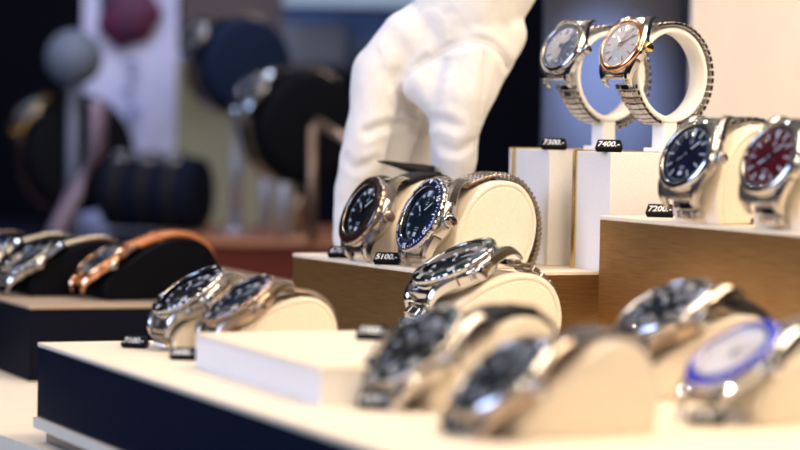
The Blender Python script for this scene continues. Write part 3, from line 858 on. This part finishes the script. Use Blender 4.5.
# low cushions on the counter
drum(156, 200, 2.691, 1.404, M['navypad'], 'low navy cushion on the counter with three bright glints', None, 105, yaw=72, group='low navy cushions')
for i, (px, lab) in enumerate([(128, 'left'), (155, 'middle'), (181, 'right')]):
    o_ = draped(px, 200, 2.691-.025*(i-1)*.33, 68, 10, 'blurred watch, %s of the three on the low navy cushion' % lab, kc=1.427, yaw=72, pos_z=zc+27.5*1.404*mm, stp='rubber', wmat='blackrub')
drum(74, 155, 2.761, 2.223, M['blackpad'], 'large black drum at the left, carrying a gold-glinting bracelet', True, 60, group='raised velvet drums')
draped(74, 155, 2.761, 40, 21, 'blurred steel and gold watch on the large black drum at the left', wmat='darksteel', kc=2.258, mat_case='gold')
# copper bracket
br = MB(); pts = [atd(312, 243, 2.457), atd(312, 190, 2.457), atd(313, 128, 2.457), atd(318, 122, 2.457), atd(350, 142, 2.398)]
br.tube(pts, .0042, n=14); tag(br.build('bracket', M['polecopper']), 'thin copper bracket with a bent top, left of the gloved fingers', 'bracket')
br = MB(); br.tube([atd(54, 236, 2.340), atd(75, 192, 2.398), atd(97, 150, 2.398), atd(99, 100, 2.398)], .009, n=16)
tag(br.build('lamp_arm', M['pinkpole']), 'dusty mauve bent arm in front of the banner', 'arm')
for i, (px, y0) in enumerate([(266, 150), (284, 165)]):
    br = MB(); br.tube([atd(px, y0, 2.714), atd(px, 242, 2.714)], .006, n=16)
    tag(br.build('slim_post', M['polesilver']), ['left', 'right'][i]+' slim silver post below the raised drums', 'post', 'slim silver posts')

# ------------------------------------------------------------------ back of the shop window
DW = 3.3
struct(slab('wall_back', -1.6, 1.6, 4.3, 4.4, BD-.5, 1.6, M['wallnavy']))
def wallp(name, x0, y0, x1, y1, D, m, lab=None, cat=None, th=.02, g=None):
    return flatbox(name, x0, y0, x1, y1, D, th, m, lab, cat, g)
ban = thing('banner', (atd(125, 250, 2.9).x, 2.9, atd(125, 250, 2.9).z)); tag(ban, 'tall pale lavender banner with maroon and blue print', 'banner')
b_ = wallp('cloth', 84, -60, 174, 235, 2.9, M['banner'], th=.004)
m_ = MB(); c = atd(128, 12, 2.893); m_.lathe([(1e-4, 0), (.034, 0), (.034, .002), (1e-4, .002)], Matrix.Translation(c) @ Matrix.Rotation(PI/2, 4, 'X') @ Matrix.Diagonal((1, 1.15, 1, 1)), 90, mod=lambda a, r: 1+.07*math.cos(3*a+.4)+.05*math.cos(7*a))
pr_ = m_.build('emblem', M['maroon'])
q_ = MB()
for (x, y, w, h) in [(131, 62, 11, 5), (133, 74, 8, 6), (128, 90, 10, 5), (132, 112, 9, 12), (126, 135, 10, 6), (129, 152, 8, 5)]:
    c = atd(x, y, 2.893); q_.box(tuple(c), (w*2.9/F, .003, h*2.9/F), I4, .0005)
qq = q_.build('printed_lines', M['blueprint'])
for o in (b_, pr_, qq): o.parent = ban; o.matrix_parent_inverse = Matrix.Translation(-ban.location)
gb = MB(); c = atd(74, 58, 2.72); gb.lathe([(1e-4, -.028)]+[(.030*math.sin(PI*i/12), -.030*math.cos(PI*i/12)) for i in range(1, 12)]+[(1e-4, .03)], Matrix.Translation(c), 32)
gb.tube([c+Vector((0, 0, -.03)), Vector((c.x, c.y, zc+.001))], .006, n=10)
tag(gb.build('globe_ornament', M['greycloth']), 'pale grey ball on a post beside the banner', 'ornament')
tag(wallp('wall_panel', 176, 40, 300, 260, 3.4, M['yellow']), 'straw yellow panel behind the slim posts', 'panel', 'back panels')
tag(wallp('wall_panel', 182, -60, 284, 46, 3.3, M['brownwall']), 'taupe brown panel above the straw yellow one', 'panel', 'back panels')
tag(wallp('wall_panel', 284, -60, 480, 10, 2.9, M['skywin']), 'pale blue strip along the top edge behind the wrist', 'panel', 'back panels')
tag(wallp('folded_cloth', 284, 22, 345, 66, 2.971, M['greycloth'], th=.03), 'pale grey folded cloth left of the knuckles', 'cloth')
tag(wallp('hanging_cloth', 284, 10, 470, 75, 3.0, M['bluecloth'], th=.03), 'steel blue cloth hanging behind the hand', 'cloth')
# right: charcoal glossy panel and warm white panel
tag(wallp('wall_panel', 546, -90, 694, 300, 1.95, M['panel'], th=.012), 'charcoal panel behind the ring stands', 'panel', 'back panels')
tag(wallp('wall_panel', 694, -90, 1000, 300, 1.90, M['beigepanel'], th=.012), 'warm white panel at the upper right', 'panel', 'back panels')

# ------------------------------------------------------------------ light
def area(name, loc, target, sx, sy, power, col, spread=180):
    l = bpy.data.lights.new(name, 'AREA'); l.shape = 'RECTANGLE'; l.size = sx; l.size_y = sy; l.energy = power; l.color = col
    l.spread = math.radians(spread)
    o = bpy.data.objects.new(name, l); C.objects.link(o); o.location = loc
    o.rotation_euler = (Vector(target)-Vector(loc)).to_track_quat('-Z', 'Y').to_euler(); return o
def point(name, loc, power, col, r=.02):
    l = bpy.data.lights.new(name, 'POINT'); l.energy = power; l.color = col; l.shadow_soft_size = r
    o = bpy.data.objects.new(name, l); C.objects.link(o); o.location = loc; return o
area('case_light', (.42, 1.12, .72), (.05, 1.35, 0.03), .9, .35, 10, (1, .79, .57))
area('window_light', (-1.7, .5, .7), (0, 1.35, .05), 1.0, 1.0, 29, (.50, .64, 1))
area('room_light', (.5, -.6, .9), (.1, 1.4, .03), .5, .5, 8, (1, .86, .70))
sp_ = bpy.data.lights.new('glow_spot', 'SPOT'); sp_.energy = 60; sp_.color = (.45, .62, 1); sp_.spot_size = math.radians(19); sp_.spot_blend = 1; sp_.shadow_soft_size = .02  # added lamp; its blue pool stands in for the flare behind the rings
so_ = bpy.data.objects.new('glow_spot', sp_); C.objects.link(so_); tg = atd(606, 98, 1.95); so_.location = (tg.x-.03, 1.72, tg.z+.24)
so_.rotation_euler = (tg-so_.location).to_track_quat('-Z', 'Y').to_euler()
area('banner_fill', (-.2, 2.2, 1.3), (-.45, 3.0, .1),   .5, .3, 12, (.66, .74, 1))  # cool fill added to brighten the banner
for i, (x, y, z, p) in enumerate([(-.35, .3, .9, 2.5), (.35, .2, 1.0, 2.5), (0, .9, .8, 1.8), (.7, 1.2, .8, 2), (-.5, 1.4, .8, 2), (-.9, 2.0, .9, 4), (.2, 2.2, .9, 4)]):
    point('glint_light', (x, y, z), p*1.5, (1, .80, .58), .0045)  # tiny lamps added to give the metal its glints

w = bpy.data.worlds.new('world'); bpy.context.scene.world = w; w.use_nodes = True
nt = w.node_tree; bg = nt.nodes['Background']
tc = nt.nodes.new('ShaderNodeTexCoord'); sp = nt.nodes.new('ShaderNodeSeparateXYZ'); rp = nt.nodes.new('ShaderNodeValToRGB')
nt.links.new(tc.outputs['Generated'], sp.inputs[0]); nt.links.new(sp.outputs['Z'], rp.inputs[0])
e = rp.color_ramp.elements
e[0].position = 0; e[0].color = (.012, .014, .025, 1); e[1].position = 1; e[1].color = (.55, .46, .36, 1)
n = rp.color_ramp.elements.new(.25); n.color = (.03, .04, .07, 1)
n = rp.color_ramp.elements.new(.6); n.color = (.22, .22, .24, 1)
nt.links.new(rp.outputs[0], bg.inputs[0]); bg.inputs[1].default_value = .5
